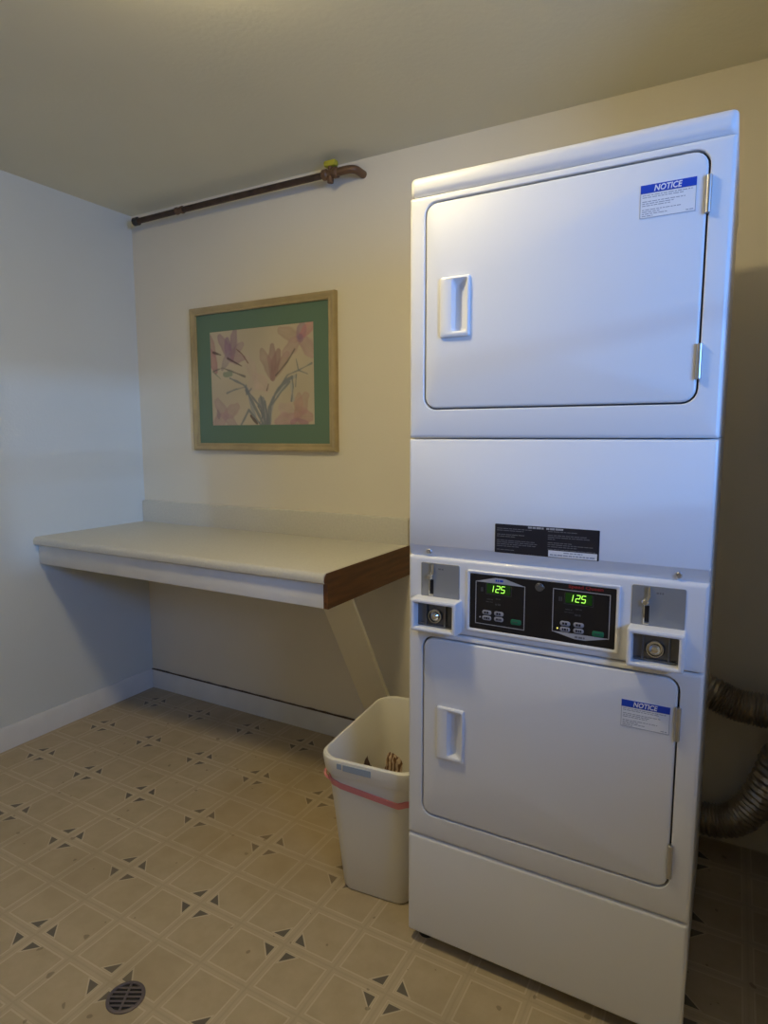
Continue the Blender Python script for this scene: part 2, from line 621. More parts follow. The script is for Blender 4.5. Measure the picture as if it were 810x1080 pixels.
mid = (lx0 + lx1) / 2
yl = F - 0.0007
bars(b, mid - 0.040, mid - 0.004, lz1 - 0.0062, 0.0042, yl, 1, dash=0.012)
bars(b, mid + 0.002, mid + 0.042, lz1 - 0.0062, 0.0042, yl, 1, dash=0.012)
for z, fr in ((0.010, .78), (0.0145, .60), (0.024, .62), (0.0285, .42), (0.038, .85), (0.0425, .93), (0.047, .90), (0.0515, .5), (0.060, .42)):
    bars(b, lx0 + 0.005, mid - 0.008, lz1 - z - 0.001, 0.0016, yl, 2, fr)
for z, fr in ((0.0095, .6), (0.018, .8), (0.0225, .88), (0.027, .15), (0.035, .5), (0.0395, .95), (0.044, .62), (0.050, .98)):
    bars(b, mid + 0.006, lx1 - 0.006, lz1 - z - 0.001, 0.0016, yl, 2, fr)
px0 = mid + 0.008
loft(b, [[(x, y, z) for x, z in ((px0, lz0 + .001), (lx1 - .004, lz0 + .001), (lx1 - .004, lz0 + .0155), (px0, lz0 + .0155))] for y in (yl, yl - 0.0004)], mi=3)
bars(b, px0 + 0.034, lx1 - 0.035, lz0 + 0.0105, 0.0022, yl - 0.0004, 4, dash=.008)
bars(b, px0 + 0.004, lx1 - 0.008, lz0 + 0.0045, 0.0026, yl - 0.0004, 4, dash=.008)
lb = obj('warning_label', b, ['black_label', 'grey_line', 'dim_print', 'white_label', 'ink'], ap, label='black printed instruction label with a white corner patch')
for u in (0.055, 0.625):
    b = B()
    disc_lathe(b, (L(u), F + 0.0065, 1.090), [(0.0075, 0.004), (0.0075, -0.002), (0.0055, -0.0042), (0.002, -0.0042), (0.001, -0.003)], 'y', 14)
    obj('screw', b, 'dull_steel', ap)

# control housing
CZ0, CZ1 = 0.8895, 1.0775
b = B()
lp = [[(x, F + 0.028, z) for x, z in rr(x0, x1, CZ0, CZ1, 0.003)]]
for k in range(5):
    a = math.pi / 2 * k / 4
    i = 0.010 * (1 - math.cos(a))
    lp.append([(x, F + 0.010 * (1 - math.sin(a)), z) for x, z in rr(x0 + i * .7, x1 - i * .7, CZ0 + i * .15, CZ1 - i, 0.003)])
loft(b, lp)
# thin raised frame around the black control film
fx0, fx1, fz0, fz1 = L(0.1605), L(0.5135), 0.9045, 1.0555
loft(b, [[(x, y, z) for x, z in rr(fx0 + i, fx1 - i, fz0 + i, fz1 - i, 0.003)] for (y, i) in
         ((F + 0.001, 0), (F - 0.0035, 0), (F - 0.005, 0.0015), (F - 0.005, 0.005), (F - 0.003, 0.0075), (F + 0.001, 0.0075))], cap0=False, cap1=False)
ch = obj('control_housing', b, 'enamel', t)

# control film
b = B()
fx0, fx1, fz0, fz1 = L(0.168), L(0.506), 0.912, 1.048
yp = F - 0.0022
loft(b, [[(x, y, z) for x, z in rr(fx0, fx1, fz0, fz1, 0.002)] for y in (F + 0.0005, yp)])


def ribbon(bm, pts, w, y, mi, close=True):
    """thin printed outline through pts (u,z)"""
    n = len(pts)
    for i in range(n if close else n - 1):
        p, q = Vector(pts[i]), Vector(pts[(i + 1) % n])
        d = (q - p).normalized()
        nn = Vector((-d.y, d.x)) * w / 2
        e = d * w / 2
        quad = [p - e + nn, q + e + nn, q + e - nn, p - e - nn]
        loft(bm, [[(a.x, yy, a.y) for a in quad] for yy in (y, y - 0.0003)], mi=mi)


def poly(bm, pts, y, mi, th=0.0003):
    loft(bm, [[(p[0], yy, p[1]) for p in pts] for yy in (y, y - th)], mi=mi)


# left field: outline with a roof-shaped pointer up; right field: pointer down
l0, l1 = L(0.1835), L(0.3035)
ribbon(b, [(l0, 0.9265), (l1, 0.9255), (l1, 1.0290), (l0, 1.0300)], 0.0016, yp, 1)
lm = (l0 + l1) / 2
poly(b, [(l0, 1.0300), (l1, 1.0290), (lm + 0.012, 1.0420), (lm - 0.012, 1.0425)], yp - 0.0002, 1)
bars(b, lm - 0.011, lm + 0.011, 1.0335, 0.0050, yp - 0.0006, 4, dash=0.006)
r0, r1 = L(0.3695), L(0.4930)
ribbon(b, [(r0, 0.9340), (r1, 0.9335), (r1, 1.0325), (r0, 1.0335)], 0.0016, yp, 1)
rm = (r0 + r1) / 2
poly(b, [(r1, 0.9335), (r0, 0.9340), (rm - 0.012, 0.9225), (rm + 0.012, 0.9225)], yp - 0.0002, 1)
bars(b, rm - 0.011, rm + 0.011, 0.9255, 0.0045, yp - 0.0006, 3, dash=0.006)
for o0 in (l0, r0):
    bars(b, o0 + 0.028, o0 + 0.043, 1.0 - 0.0125, 0.0022, yp, 2, dash=0.007)
    bars(b, o0 + 0.026, o0 + 0.046, 0.9815, 0.0018, yp, 2, dash=0.006)
    bars(b, o0 + 0.050, o0 + 0.064, 0.990, 0.0026, yp, 2, dash=0.006)
    bars(b, o0 + 0.049, o0 + 0.062, 0.976, 0.004, yp, 2, dash=0.006)
    ribbon(b, [(o0 + 0.025, 1.0015), (o0 + 0.088, 1.0010), (o0 + 0.088, 1.0250), (o0 + 0.025, 1.0255)], 0.0009, yp, 2)
    bars(b, o0 + 0.0125, o0 + 0.020, 1.006, 0.010, yp, 2, dash=0.004)
text_bm(b, 'Speed Queen', L(0.403), L(0.478), 1.0365, 1.0465, yp, shear=0.0, bold=0.02, mi=5)
cp = obj('control_panel', b, ['black', 'grey_line', 'faint_print', 'dim_print', 'blue', 'red_ink'], t, label='black control film with two displays')

SEG = {'1': 'bc', '2': 'abged', '5': 'afgcd'}


def digit(bm, ch_, x, z, w, h, y, mi):
    s = w * 0.19
    P = {'a': [(0, h), (w, h)], 'g': [(0, h / 2), (w, h / 2)], 'd': [(0, 0), (w, 0)], 'f': [(0, h / 2), (0, h)],
         'b': [(w, h / 2), (w, h)], 'e': [(0, 0), (0, h / 2)], 'c': [(w, 0), (w, h / 2)]}
    for k in SEG[ch_]:
        p, q = [Vector(v) for v in P[k]]
        d = (q - p).normalized()
        nn = Vector((-d.y, d.x)) * s / 2
        p, q = p + d * s * .35, q - d * s * .35
        quad = [p + nn, p + d * (-s * .3), p - nn, q - nn, q + d * (s * .3), q + nn]
        poly(bm, [(x + a.x + a.y * 0.16, z + a.y) for a in quad], y, mi, 0.0004)


for nm, o0, dz in (('left', l0, 0.0), ('right', r0, 0.0005)):
    b = B()
    ex0, ex1 = o0 + 0.0275, o0 + 0.0855
    loft(b, [[(x, y, z) for x, z in rr(ex0, ex1, 1.0035 + dz, 1.0270 + dz, 0.001)] for y in (yp + 0.0003, yp - 0.0005)])
    for k, c in enumerate('125'):
        digit(b, c, ex0 + 0.0095 + k * 0.0125 + (-0.003 if c == '1' else 0), 1.0078 + dz, 0.0084, 0.0155, yp - 0.0005, 1)
    obj('display', b, ['led_back', 'led'], cp, label='green lit display reading 125')
    for (du, z) in ((0.0285, 0.9555), (0.0285, 0.9420), (0.0585, 0.9560), (0.0585, 0.9425)):
        b = B()
        loft(b, [[(x, y, zz) for x, zz in rr(o0 + du - 0.0115 + i, o0 + du + 0.0115 - i, z - 0.0055 + i, z + 0.0055 - i, 0.005 - i)] for y, i in ((yp, 0), (yp - 0.0008, 0), (yp - 0.0012, 0.0006))])
        random.seed(int(du * 1e4 + z * 1e4))
        bars(b, o0 + du - 0.006, o0 + du + 0.007, z - 0.0025, 0.005, yp - 0.0012, 1, dash=0.0035)
        obj('button', b, ['button', 'black'], cp)
    b = B()
    loft(b, [[(x, y, zz) for x, zz in rr(o0 + 0.088 - i, o0 + 0.113 + i, 0.9350 - i, 0.9480 + i, 0.004)] for y, i in ((yp, 0), (yp - 0.0008, 0), (yp - 0.0014, -0.0008))])
    bars(b, o0 + 0.094, o0 + 0.107, 0.9405, 0.002, yp - 0.0014, 1, dash=0.005)
    obj('start_button', b, ['green_button', 'faint_print'], cp, label='green start button')
    b = B()
    disc_lathe(b, (o0 + 0.0115, yp, 0.9425), [(0.0020, 0), (0.0018, -0.001)], 'y', 10)
    obj('indicator_light', b, 'yellow_led' if nm == 'right' else 'grey_line', cp)
b = B()
ky = (L(0.3375), yp, 1.0325)
disc_lathe(b, ky, [(0.0098, 0.001), (0.0098, -0.002), (0.0085, -0.003), (0.0060, -0.003), (0.0055, -0.0055), (0.0020, -0.0055)], 'y', 20)
box(b, ky[0] + 0.003, ky[0] + 0.0125, yp - 0.006, yp - 0.002, ky[2] - 0.002, ky[2] + 0.003, 0.0008)
obj('key_lock', b, 'dark_steel', cp)

# coin slides and coin boxes
for u0, u1, lv in ((0.0365, 0.1395, 0.0635), (0.5365, 0.6415, 0.5650)):
    b = B()
    loft(b, [[(x, y, z) for x, z in rr(L(u0) + i, L(u1) - i, 0.975 + i, 1.0625 - i, 0.004)] for y, i in ((F + 0.001, 0), (F - 0.0012, 0), (F - 0.0018, 0.0006))])
    # slot
    poly(b, [(L(lv - 0.0015), 0.984), (L(lv + 0.0075), 0.984), (L(lv + 0.0075), 1.020), (L(lv - 0.0015), 1.020)], F - 0.0018, 1)
    bars(b, L(lv + 0.020), L(lv + 0.034), 1.0465, 0.004, F - 0.0018, 2, dash=0.006)
    cs = obj('coin_slide', b, ['steel_plate', 'black', 'dim_print'], t, label='grey metal coin slide plate')
    b = B()
    tube(b, bez((L(lv + 0.006), F - 0.0055, 1.061), (L(lv + 0.006), F - 0.006, 1.045), (L(lv + 0.009), F - 0.007, 1.040), (L(lv + 0.001), F - 0.008, 1.030), 8), 0.0036, 10)
    disc_lathe(b, (L(lv - 0.001), F - 0.0018, 1.027), [(0.0075, 0), (0.0075, -0.006), (0.005, -0.009), (0.002, -0.009)], 'y', 14)
    box(b, L(lv - 0.0042), L(lv - 0.0012), F - 0.005, F - 0.0015, 0.981, 1.022, 0.001)
    box(b, L(lv - 0.0042), L(lv + 0.0085), F - 0.005, F - 0.0015, 0.9785, 0.983, 0.001)
    obj('lever', b, 'chrome', cs)

for u0, u1 in ((0.0235, 0.1465), (0.5345, 0.6455)):
    z0, z1 = 0.8935, 0.9765
    b = B()
    X0_, X1_ = L(u0), L(u1)
    w = 0.010
    lp = []
    for (y, i, r) in ((F + 0.001, 0, 0.004), (F - 0.034, 0.0, 0.004), (F - 0.038, 0.0012, 0.004), (F - 0.040, 0.004, 0.004),
                      (F - 0.040, w - 0.003, 0.003), (F - 0.038, w, 0.003), (F - 0.012, w + 0.001, 0.003)):
        lp.append([(x, y, z) for x, z in rr(X0_ + i, X1_ - i, z0 + i, z1 - i, r)])
    loft(b, lp, cap1=False)
    cb = obj('coin_box', b, 'plastic', t, label='white hooded coin box with a round lock')
    b = B()
    i = w + 0.0005
    loft(b, [[(x, y, z) for x, z in rr(X0_ + i, X1_ - i, z0 + i, z1 - i, 0.003)] for y in (F - 0.0115, F - 0.014)])
    mx = (X0_ + X1_) / 2
    for xx in (mx - 0.027, mx + 0.024):
        box(b, xx, xx + 0.004, F - 0.022, F - 0.013, z0 + 0.014, z1 - 0.012, 0.001)
    box(b, X0_ + 0.014, X1_ - 0.014, F - 0.020, F - 0.013, z0 + 0.0115, z0 + 0.0165, 0.001)
    obj('vault_door', b, 'dark_steel', cb)
    b = B()
    disc_lathe(b, (mx - 0.001, F - 0.014, (z0 + z1) / 2 - 0.002), [(0.0195, 0), (0.0195, -0.006), (0.0170, -0.010), (0.0150, -0.010), (0.0135, -0.004), (0.0115, -0.004), (0.0105, -0.010), (0.0070, -0.0135), (0.001, -0.0145)], 'y', 28)
    obj('lock', b, 'chrome', cb)

# base panel
b = B(); shell(b, 0, DW, 0.033, 0.3185, F + 0.03, e=0.008, r=0.006)
box(b, XD + 0.004, XD + DW - 0.004, F + 0.03, F + 0.06, 0.036, 0.31)
obj('base_panel', b, 'enamel', t)
for fx in (0.035, DW - 0.035):
    for fy in (F + 0.05, DB - 0.05):
        b = B(); disc_lathe(b, (L(fx), fy, 0), [(0.022, 0), (0.022, 0.012), (0.012, 0.016), (0.010, 0.055)], 'z', 16)
        obj('leveling_foot', b, 'dark', t)


# doors
def door(D, hz0, hz1, nz0, nz1, nu0, nu1, hinges, low):
    g = 0.004
    u0, u1, z0, z1 = D[0] + g, D[1] - g, D[2] + g, D[3] - g
    hu0, hu1 = 0.0835, 0.1575
    b = B()
    R = 0.027
    lp = [[(x, F + 0.0138, z) for x, z in rr(L(u0), L(u1), z0, z1, R)]]
    for k in range(4):
        a = math.pi / 2 * k / 3
        i = 0.005 * (1 - math.cos(a))
        lp.append([(x, F - 0.001 + 0.005 * (1 - math.sin(a)), z) for x, z in rr(L(u0) + i, L(u1) - i, z0 + i, z1 - i, R - i)])
    i = 0.006
    lp.append([(x, F - 0.001, z) for x, z in rr(L(hu0) + i, L(hu1) - i, hz0 + i, hz1 - i, 0.004)])
    loft(b, lp, cap1=False)
    d = obj('door', b, 'enamel', t, label='lower white drum door' if low else 'upper white drum door')
    # moulded pull handle with a deep finger recess open towards the right
    b = B()
    ru0, ru1, rz0, rz1 = L(0.1135), L(0.1525), hz0 + 0.012, hz1 - 0.006
    lp = []
    for (y, i, r) in ((F + 0.0005, 0, 0.004), (F - 0.004, 0, 0.004), (F - 0.0072, 0.0015, 0.005), (F - 0.0092, 0.006, 0.006)):
        lp.append([(x, y, z) for x, z in rr(L(hu0) + i, L(hu1) - i * .5, hz0 + i, hz1 - i, r)])
    lp.append([(x, F - 0.0092, z) for x, z in rr(ru0 - .002, ru1 + .001, rz0 - .002, rz1 + .002, 0.007)])
    lp.append([(x, F - 0.008, z) for x, z in rr(ru0, ru1, rz0, rz1, 0.007)])
    lp.append([(x, F + 0.010, z) for x, z in rr(ru0 + .001, ru0 + 0.021, rz0 + .004, rz1 - .012, 0.006)])
    lp.append([(x, F + 0.013, z) for x, z in rr(ru0 + .002, ru0 + 0.017, rz0 + .008, rz1 - .018, 0.005)])
    loft(b, lp, cap0=False)
    obj('handle', b, 'plastic', d)
    # notice sticker
    b = B()
    n0, n1 = L(nu0), L(nu1)
    yn = F - 0.0018
    poly(b, [(n0, nz0), (n1, nz0), (n1, nz1), (n0, nz1)], F - 0.0008, 0, 0.001)
    hh = (nz1 - nz0) * 0.255
    poly(b, [(n0, nz1 - hh), (n1, nz1 - hh), (n1, nz1), (n0, nz1)], yn, 1)
    cxm = (n0 + n1) / 2
    wd = (n1 - n0)
    text_bm(b, 'NOTICE', cxm - wd * .25, cxm + wd * .25, nz1 - hh * .86, nz1 - hh * .14, yn - 0.0003, shear=0.18, bold=0.022, mi=2)
    ribbon(b, [(n0 + .0006, nz0 + .0006), (n1 - .0006, nz0 + .0006), (n1 - .0006, nz1 - hh), (n0 + .0006, nz1 - hh)], 0.0008, yn, 3)
    random.seed(9)
    body = nz1 - hh - nz0
    for k, fr in enumerate((.97, .80, 0, .84, .62, .55, 0, .78, .35, .50, .22)):
        if fr:
            bars(b, n0 + .004, n1 - .004, nz1 - hh - body * (0.10 + 0.083 * k), body * 0.028, yn, 3, fr, dash=0.007)
    bars(b, n1 - 0.017, n1 - .004, nz0 + .004, 0.0014, yn, 3, dash=0.006)
    obj('notice_label', b, ['white_label', 'blue', 'white_ink', 'ink'], d, label='white sticker with a blue NOTICE heading')
    for (hz, hl) in hinges:
        b = B()
        hx = L(D[1] - 0.001)
        disc_lathe(b, (hx, F - 0.004, hz), [(0.0045, 0), (0.0055, 0.001), (0.0055, hl - 0.001), (0.0045, hl)], 'z', 12)
        box(b, hx - 0.004, hx + 0.004, F - 0.003, F + 0.009, hz + 0.003, hz + hl - 0.003, 0.001)
        obj('hinge', b, 'dull_steel', d)
    return d


door(D1, 1.6075, 1.7455, 1.8085, 1.8715, 0.5175, 0.6185, ((1.800, 0.070), (1.488, 0.069)), False)
door(D2, 0.5535, 0.6945, 0.7435, 0.8045, 0.5255, 0.6235, ((0.735, 0.074), (0.420, 0.077)), True)

# ------------------------------------------------------------------ vent ducts behind the dryer


def duct(name, label, pts, seed):
    b = B()
    path = []
    for seg in pts:
        s = bez(*seg, 46)
        path += s if not path else s[1:]
    r0 = 0.050
    tube(b, path, lambda i: r0 + (0.0030 if i % 2 else -0.0030), 28)
    for v in b.verts:
        d = noise.noise_vector(v.co * 45 + Vector((seed, 0, 0))) * 0.0035
        v.co += d
    o = obj(name, b, 'foil', smooth=25, org=tuple(path[0]))
    tag(o, label, 'duct', 'foil dryer ducts')
    return o


duct('vent_duct', 'upper crinkled foil vent duct leaving the back of the dryer', [
    ((2.50, -0.226, 0.60), (2.50, -0.10, 0.60), (2.62, -0.075, 0.60), (2.74, -0.085, 0.545)),
    ((2.74, -0.085, 0.545), (2.80, -0.092, 0.515), (2.86, -0.095, 0.525), (2.975, -0.095, 0.53))], 3)
duct('vent_duct', 'lower crinkled foil vent duct curving up from near the floor behind the dryer', [
    ((2.50, -0.226, 0.14), (2.50, -0.10, 0.12), (2.60, -0.075, 0.11), (2.72, -0.085, 0.115)),
    ((2.72, -0.085, 0.115), (2.84, -0.095, 0.12), (2.87, -0.10, 0.19), (2.925, -0.10, 0.40))], 8)

# ------------------------------------------------------------------ folding counter
t = thing('wall_counter', 'cream laminate folding counter on a wall brace left of the dryer', 'counter', (0.8, -0.31, 0.80))
b = B()
CT, CF, CR = 0.925, -0.627, 1.588
prof = [(0.0, 0.889), (CF + 0.006, 0.889), (CF + 0.001, 0.893), (CF, 0.900), (CF, 0.910), (CF + 0.004, 0.919), (CF + 0.012, 0.924), (CF + 0.02, CT), (-0.0, CT)]
loft(b, [[(x, y, z) for y, z in prof] for x in (0.001, CR - 0.002)])
wt = obj('worktop', b, 'laminate', t)
b = B()
prof = [(0, CT), (-0.019, CT), (-0.019, 1.030), (-0.016, 1.036), (-0.011, 1.038), (0, 1.038)]
loft(b, [[(x, y, z) for y, z in prof] for x in (0.004, CR)])
obj('backsplash', b, 'laminate', t)
b = B(); box(b, 0.003, CR - 0.018, -0.605, -0.586, 0.800, 0.889, 0.002); obj('apron', b, 'apron', t)
b = B()
# brown end board follows the profile of the worktop's end
prof = [(-0.001, 0.800), (-0.605, 0.800), (-0.605, 0.889), (CF + 0.006, 0.889), (CF + 0.002, 0.900), (CF + 0.006, 0.912), (CF + 0.018, 0.9235), (-0.001, 0.9235)]
loft(b, [[(x, y, z) for y, z in prof] for x in (CR - 0.018, CR)])
obj('end_board', b, 'brown_wood', t, label='brown stained wooden end board')
b = B()
# diagonal board from the underside down to the foot of the wall
x0, x1 = 1.440, 1.586
lo = []
for x in (x0, x1):
    lo.append([(x, -0.453, 0.800), (x, -0.030, 0.055), (x, -0.0135, 0.055), (x, -0.0135, 0.061), (x, -0.441, 0.800)])
loft(b, lo)
obj('brace', b, 'brace', t)
b = B(); box(b, 0.0, 0.03, -0.586, -0.0, 0.850, 0.889, 0.002); obj('ledger', b, 'apron', t)

# ------------------------------------------------------------------ framed picture
PX0, PX1, PZ0, PZ1 = 0.402, 1.243, 1.307, 1.984
t = thing('framed_picture', 'framed flower print with a wide green mat on the back wall', 'picture', ((PX0 + PX1) / 2, 0, PZ0))
b = B()
lp = []
for (y, i) in ((0.0, 0.0), (-0.022, 0.0), (-0.026, 0.003), (-0.027, 0.010), (-0.022, 0.022), (-0.024, 0.028), (-0.022, 0.034), (-0.012, 0.035)):
    lp.append([(x, y, z) for x, z in ((PX1 - i, PZ1 - i), (PX0 + i, PZ1 - i), (PX0 + i, PZ0 + i), (PX1 - i, PZ0 + i))])
loft(b, lp, cap1=False)
obj('frame', b, 'gold_wood', t, smooth=0)
AX0, AX1, AZ0, AZ1 = 0.519, 1.125, 1.425, 1.868
b = B()
lp = []
for (y, (x0, x1, z0, z1)) in ((-0.011, (PX0 + .034, PX1 - .034, PZ0 + .034, PZ1 - .034)), (-0.0125, (PX0 + .034, PX1 - .034, PZ0 + .034, PZ1 - .034)),
                              (-0.0125, (AX0, AX1, AZ0, AZ1)), (-0.0108, (AX0 + .002, AX1 - .002, AZ0 + .002, AZ1 - .002))):
    lp.append([(x, y, z) for x, z in ((x1, z1), (x0, z1), (x0, z0), (x1, z0))])
loft(b, lp, cap0=False, cap1=False)
obj('mat_board', b, 'mat_green', t, smooth=0, label='green mat board')

# watercolour of lilies: colour stored per vertex of a fine flat sheet
m = bpy.data.materials.new('watercolour_print')
m.use_nodes = True
at = m.node_tree.nodes.new('ShaderNodeVertexColor')
at.layer_name = 'paint'
m.node_tree.links.new(at.outputs['Color'], m.node_tree.nodes['Principled BSDF'].inputs['Base Color'])
m.node_tree.nodes['Principled BSDF'].inputs['Roughness'].default_value = 0.5
m.node_tree.nodes['Principled BSDF'].inputs['Coat Weight'].default_value = 0.15
M['print'] = m
NU, NV = 170, 124
ASP = (AX1 - AX0) / (AZ1 - AZ0)
PAPER = (0.56, 0.48, 0.335)
PETALS = [  # centre u,v (v down), tip u,v, half width, colour, strength
    ((0.22, 0.30), (0.10, 0.06), .065, (0.36, 0.22, 0.25), .75), ((0.22, 0.30), (0.26, 0.02), .060, (0.33, 0.20, 0.25), .85),
    ((0.20, 0.28), (0.18, 0.10), .055, (0.30, 0.18, 0.25), .85), ((0.22, 0.30), (0.34, 0.30), .060, (0.38, 0.22, 0.24), .7),
    ((0.20, 0.24), (0.12, 0.40), .050, (0.34, 0.26, 0.27), .6), ((0.22, 0.24), (0.33, 0.16), .050, (0.34, 0.21, 0.24), .7),
    ((0.00, 0.20), (0.05, 0.42), .060, (0.42, 0.20, 0.19), .8), ((0.00, 0.05), (0.04, 0.24), .045, (0.42, 0.22, 0.21), .7),
    ((0.62, 0.52), (0.52, 0.24), .065, (0.38, 0.25, 0.20), .7), ((0.62, 0.52), (0.62, 0.20), .060, (0.37, 0.23, 0.20), .75),
    ((0.62, 0.52), (0.76, 0.30), .060, (0.40, 0.25, 0.20), .7), ((0.62, 0.52), (0.68, 0.26), .060, (0.34, 0.20, 0.18), .75),
    ((0.45, 0.50), (0.38, 0.32), .075, (0.56, 0.43, 0.34), .6), ((0.45, 0.50), (0.56, 0.62), .085, (0.58, 0.42, 0.33), .6),
    ((0.45, 0.50), (0.40, 0.64), .070, (0.56, 0.44, 0.36), .5),
    ((0.88, 0.15), (0.70, 0.06), .080, (0.46, 0.32, 0.24), .7), ((0.88, 0.15), (0.74, 0.28), .080, (0.46, 0.31, 0.27), .7),
    ((0.88, 0.15), (0.99, 0.30), .090, (0.46, 0.28, 0.27), .75), ((0.88, 0.16), (0.90, 0.02), .070, (0.34, 0.21, 0.28), .8),
    ((0.90, 0.12), (1.00, 0.02), .060, (0.52, 0.20, 0.21), .7), ((0.88, 0.12), (0.88, 0.16), .035, (0.26, 0.17, 0.26), .7),
    ((0.14, 0.90), (0.06, 0.74), .085, (0.42, 0.28, 0.27), .65), ((0.14, 0.90), (0.26, 0.80), .080, (0.45, 0.30, 0.26), .7),
    ((0.14, 0.90), (0.02, 0.98), .085, (0.46, 0.30, 0.27), .7), ((0.14, 0.90), (0.24, 1.00), .070, (0.44, 0.30, 0.28), .6),
    ((0.06, 0.84), (0.07, 0.92), .030, (0.28, 0.20, 0.24), .6),
    ((0.84, 0.92), (0.92, 0.72), .085, (0.44, 0.28, 0.23), .75), ((0.84, 0.92), (0.96, 0.92), .085, (0.46, 0.26, 0.24), .75),
    ((0.84, 0.92), (0.70, 0.82), .085, (0.52, 0.38, 0.34), .6), ((0.84, 0.92), (0.66, 0.97), .080, (0.48, 0.30, 0.29), .75),
    ((0.84, 0.92), (0.86, 0.70), .060, (0.46, 0.28, 0.22), .7), ((0.80, 0.98), (0.92, 0.99), .060, (0.34, 0.18, 0.24), .6),
]
BLUE, DK, GR = (0.20, 0.215, 0.22), (0.10, 0.06, 0.05), (0.26, 0.30, 0.20)
STROKES = [  # points, width, colour
    ([(0.53, 1.0), (0.53, 0.86), (0.50, 0.74)], .045, (0.27, 0.27, 0.27)),
    ([(0.57, 0.98), (0.60, 0.82), (0.62, 0.72)], .030, (0.36, 0.36, 0.34)),
    ([(0.44, 0.90), (0.40, 0.76), (0.37, 0.62)], .022, (0.34, 0.34, 0.33)),
    ([(0.66, 0.70), (0.74, 0.58), (0.82, 0.52)], .022, (0.40, 0.40, 0.36)),
    ([(0.80, 0.60), (0.80, 0.74)], .026, (0.44, 0.43, 0.38)),
    ([(0.48, 0.98), (0.52, 0.90), (0.47, 0.80)], .012, (0.14, 0.15, 0.17)),
    ([(0.56, 1.0), (0.565, 0.90)], .018, (0.16, 0.15, 0.19)),
    ([(0.55, 1.0), (0.50, 0.82), (0.40, 0.68), (0.34, 0.58), (0.20, 0.50)], .016, BLUE),
    ([(0.52, 1.0), (0.46, 0.85), (0.41, 0.74), (0.36, 0.63)], .022, BLUE),
    ([(0.34, 0.60), (0.25, 0.62), (0.16, 0.655)], .010, BLUE),
    ([(0.56, 1.0), (0.58, 0.82), (0.64, 0.68), (0.72, 0.58), (0.80, 0.52)], .020, BLUE),
    ([(0.58, 1.0), (0.60, 0.80), (0.70, 0.66), (0.78, 0.57)], .012, BLUE),
    ([(0.62, 0.74), (0.68, 0.62), (0.76, 0.50), (0.86, 0.46), (0.98, 0.40)], .010, BLUE),
    ([(0.84, 0.35), (0.86, 0.46), (0.94, 0.50)], .009, BLUE),
    ([(0.80, 0.52), (0.81, 0.62), (0.79, 0.76)], .012, BLUE),
    ([(0.84, 0.50), (0.83, 0.62)], .010, BLUE),
    ([(0.50, 1.0), (0.44, 0.92), (0.38, 0.84), (0.30, 0.99)], .016, BLUE),
    ([(0.46, 0.98), (0.40, 0.90)], .018, DK),
    ([(0.36, 0.58), (0.36, 0.68), (0.41, 0.62)], .014, BLUE),
    ([(0.50, 0.70), (0.52, 0.80), (0.53, 0.92), (0.54, 1.0)], .016, BLUE),
    ([(0.54, 0.76), (0.56, 0.9)], .014, BLUE),
    ([(0.03, 0.215), (0.11, 0.25)], .014, DK),
    ([(0.18, 0.29), (0.32, 0.38)], .011, DK),
    ([(0.27, 0.20), (0.33, 0.26), (0.385, 0.355)], .009, (0.18, 0.07, 0.05)),
    ([(0.83, 0.25), (0.76, 0.37), (0.65, 0.50)], .011, (0.12, 0.10, 0.08)),
    ([(0.58, 0.58), (0.56, 0.645)], .010, DK),
    ([(0.02, 0.42), (0.12, 0.385), (0.22, 0.43), (0.35, 0.49)], .011, (0.16, 0.14, 0.12)),
    ([(0.14, 0.45), (0.21, 0.46)], .030, GR),
    ([(0.10, 0.50), (0.02, 0.42)], .010, GR),
]


def sd(p, a, b):
    ab, ap = (b[0] - a[0], b[1] - a[1]), (p[0] - a[0], p[1] - a[1])
    l2 = ab[0] ** 2 + ab[1] ** 2
    k = max(0, min(1, (ap[0] * ab[0] + ap[1] * ab[1]) / l2))
    return math.hypot(ap[0] - ab[0] * k, ap[1] - ab[1] * k)


def paint(u, v):
    n1 = noise.noise(Vector((u * 3, v * 3, 0.3)))
    n2 = noise.noise(Vector((u * 14, v * 11, 5.1)))
    c = [PAPER[i] * (1 + 0.10 * n1) for i in range(3)]
    x, y = u * ASP, v
    for (p, q, hw, col, st) in PETALS:
        ax, ay, bx, by = p[0] * ASP, p[1], q[0] * ASP, q[1]
        ll = math.hypot(bx - ax, by - ay)
        ex, ey = (bx - ax) / ll, (by - ay) / ll
        k = ((x - ax) * ex + (y - ay) * ey) / ll
        if -0.3 < k < 1.2:
            lat = abs((x - ax) * ey - (y - ay) * ex)
            kk = max(0.0, min(1.0, k))
            w_ = hw * (0.35 + 0.65 * math.sin(math.pi * (0.10 + 0.80 * kk))) * (1 + 0.45 * n2)
            d = math.hypot(lat, (k - kk) * ll) / w_
            w = max(0.0, min(1.0, (1.05 - d) / 0.30)) * st * (0.72 + 0.28 * min(1.0, d) + 0.25 * n1)
            vein = 1 - 0.14 * max(0.0, 1 - lat / 0.006) + 0.18 * n2
            c = [c[i] * (1 - w) + min(1, col[i] * vein) * w for i in range(3)]
    for pts, wd, col in STROKES:
        pp = [(a * ASP, q) for a, q in pts]
        dm = min(sd((x, y), pp[i], pp[i + 1]) for i in range(len(pp) - 1))
        w = max(0, min(1, (wd * (0.95 + 0.6 * n2) - dm) / 0.006)) * 0.85
        c = [c[i] * (1 - w) + col[i] * w for i in range(3)]
    return c


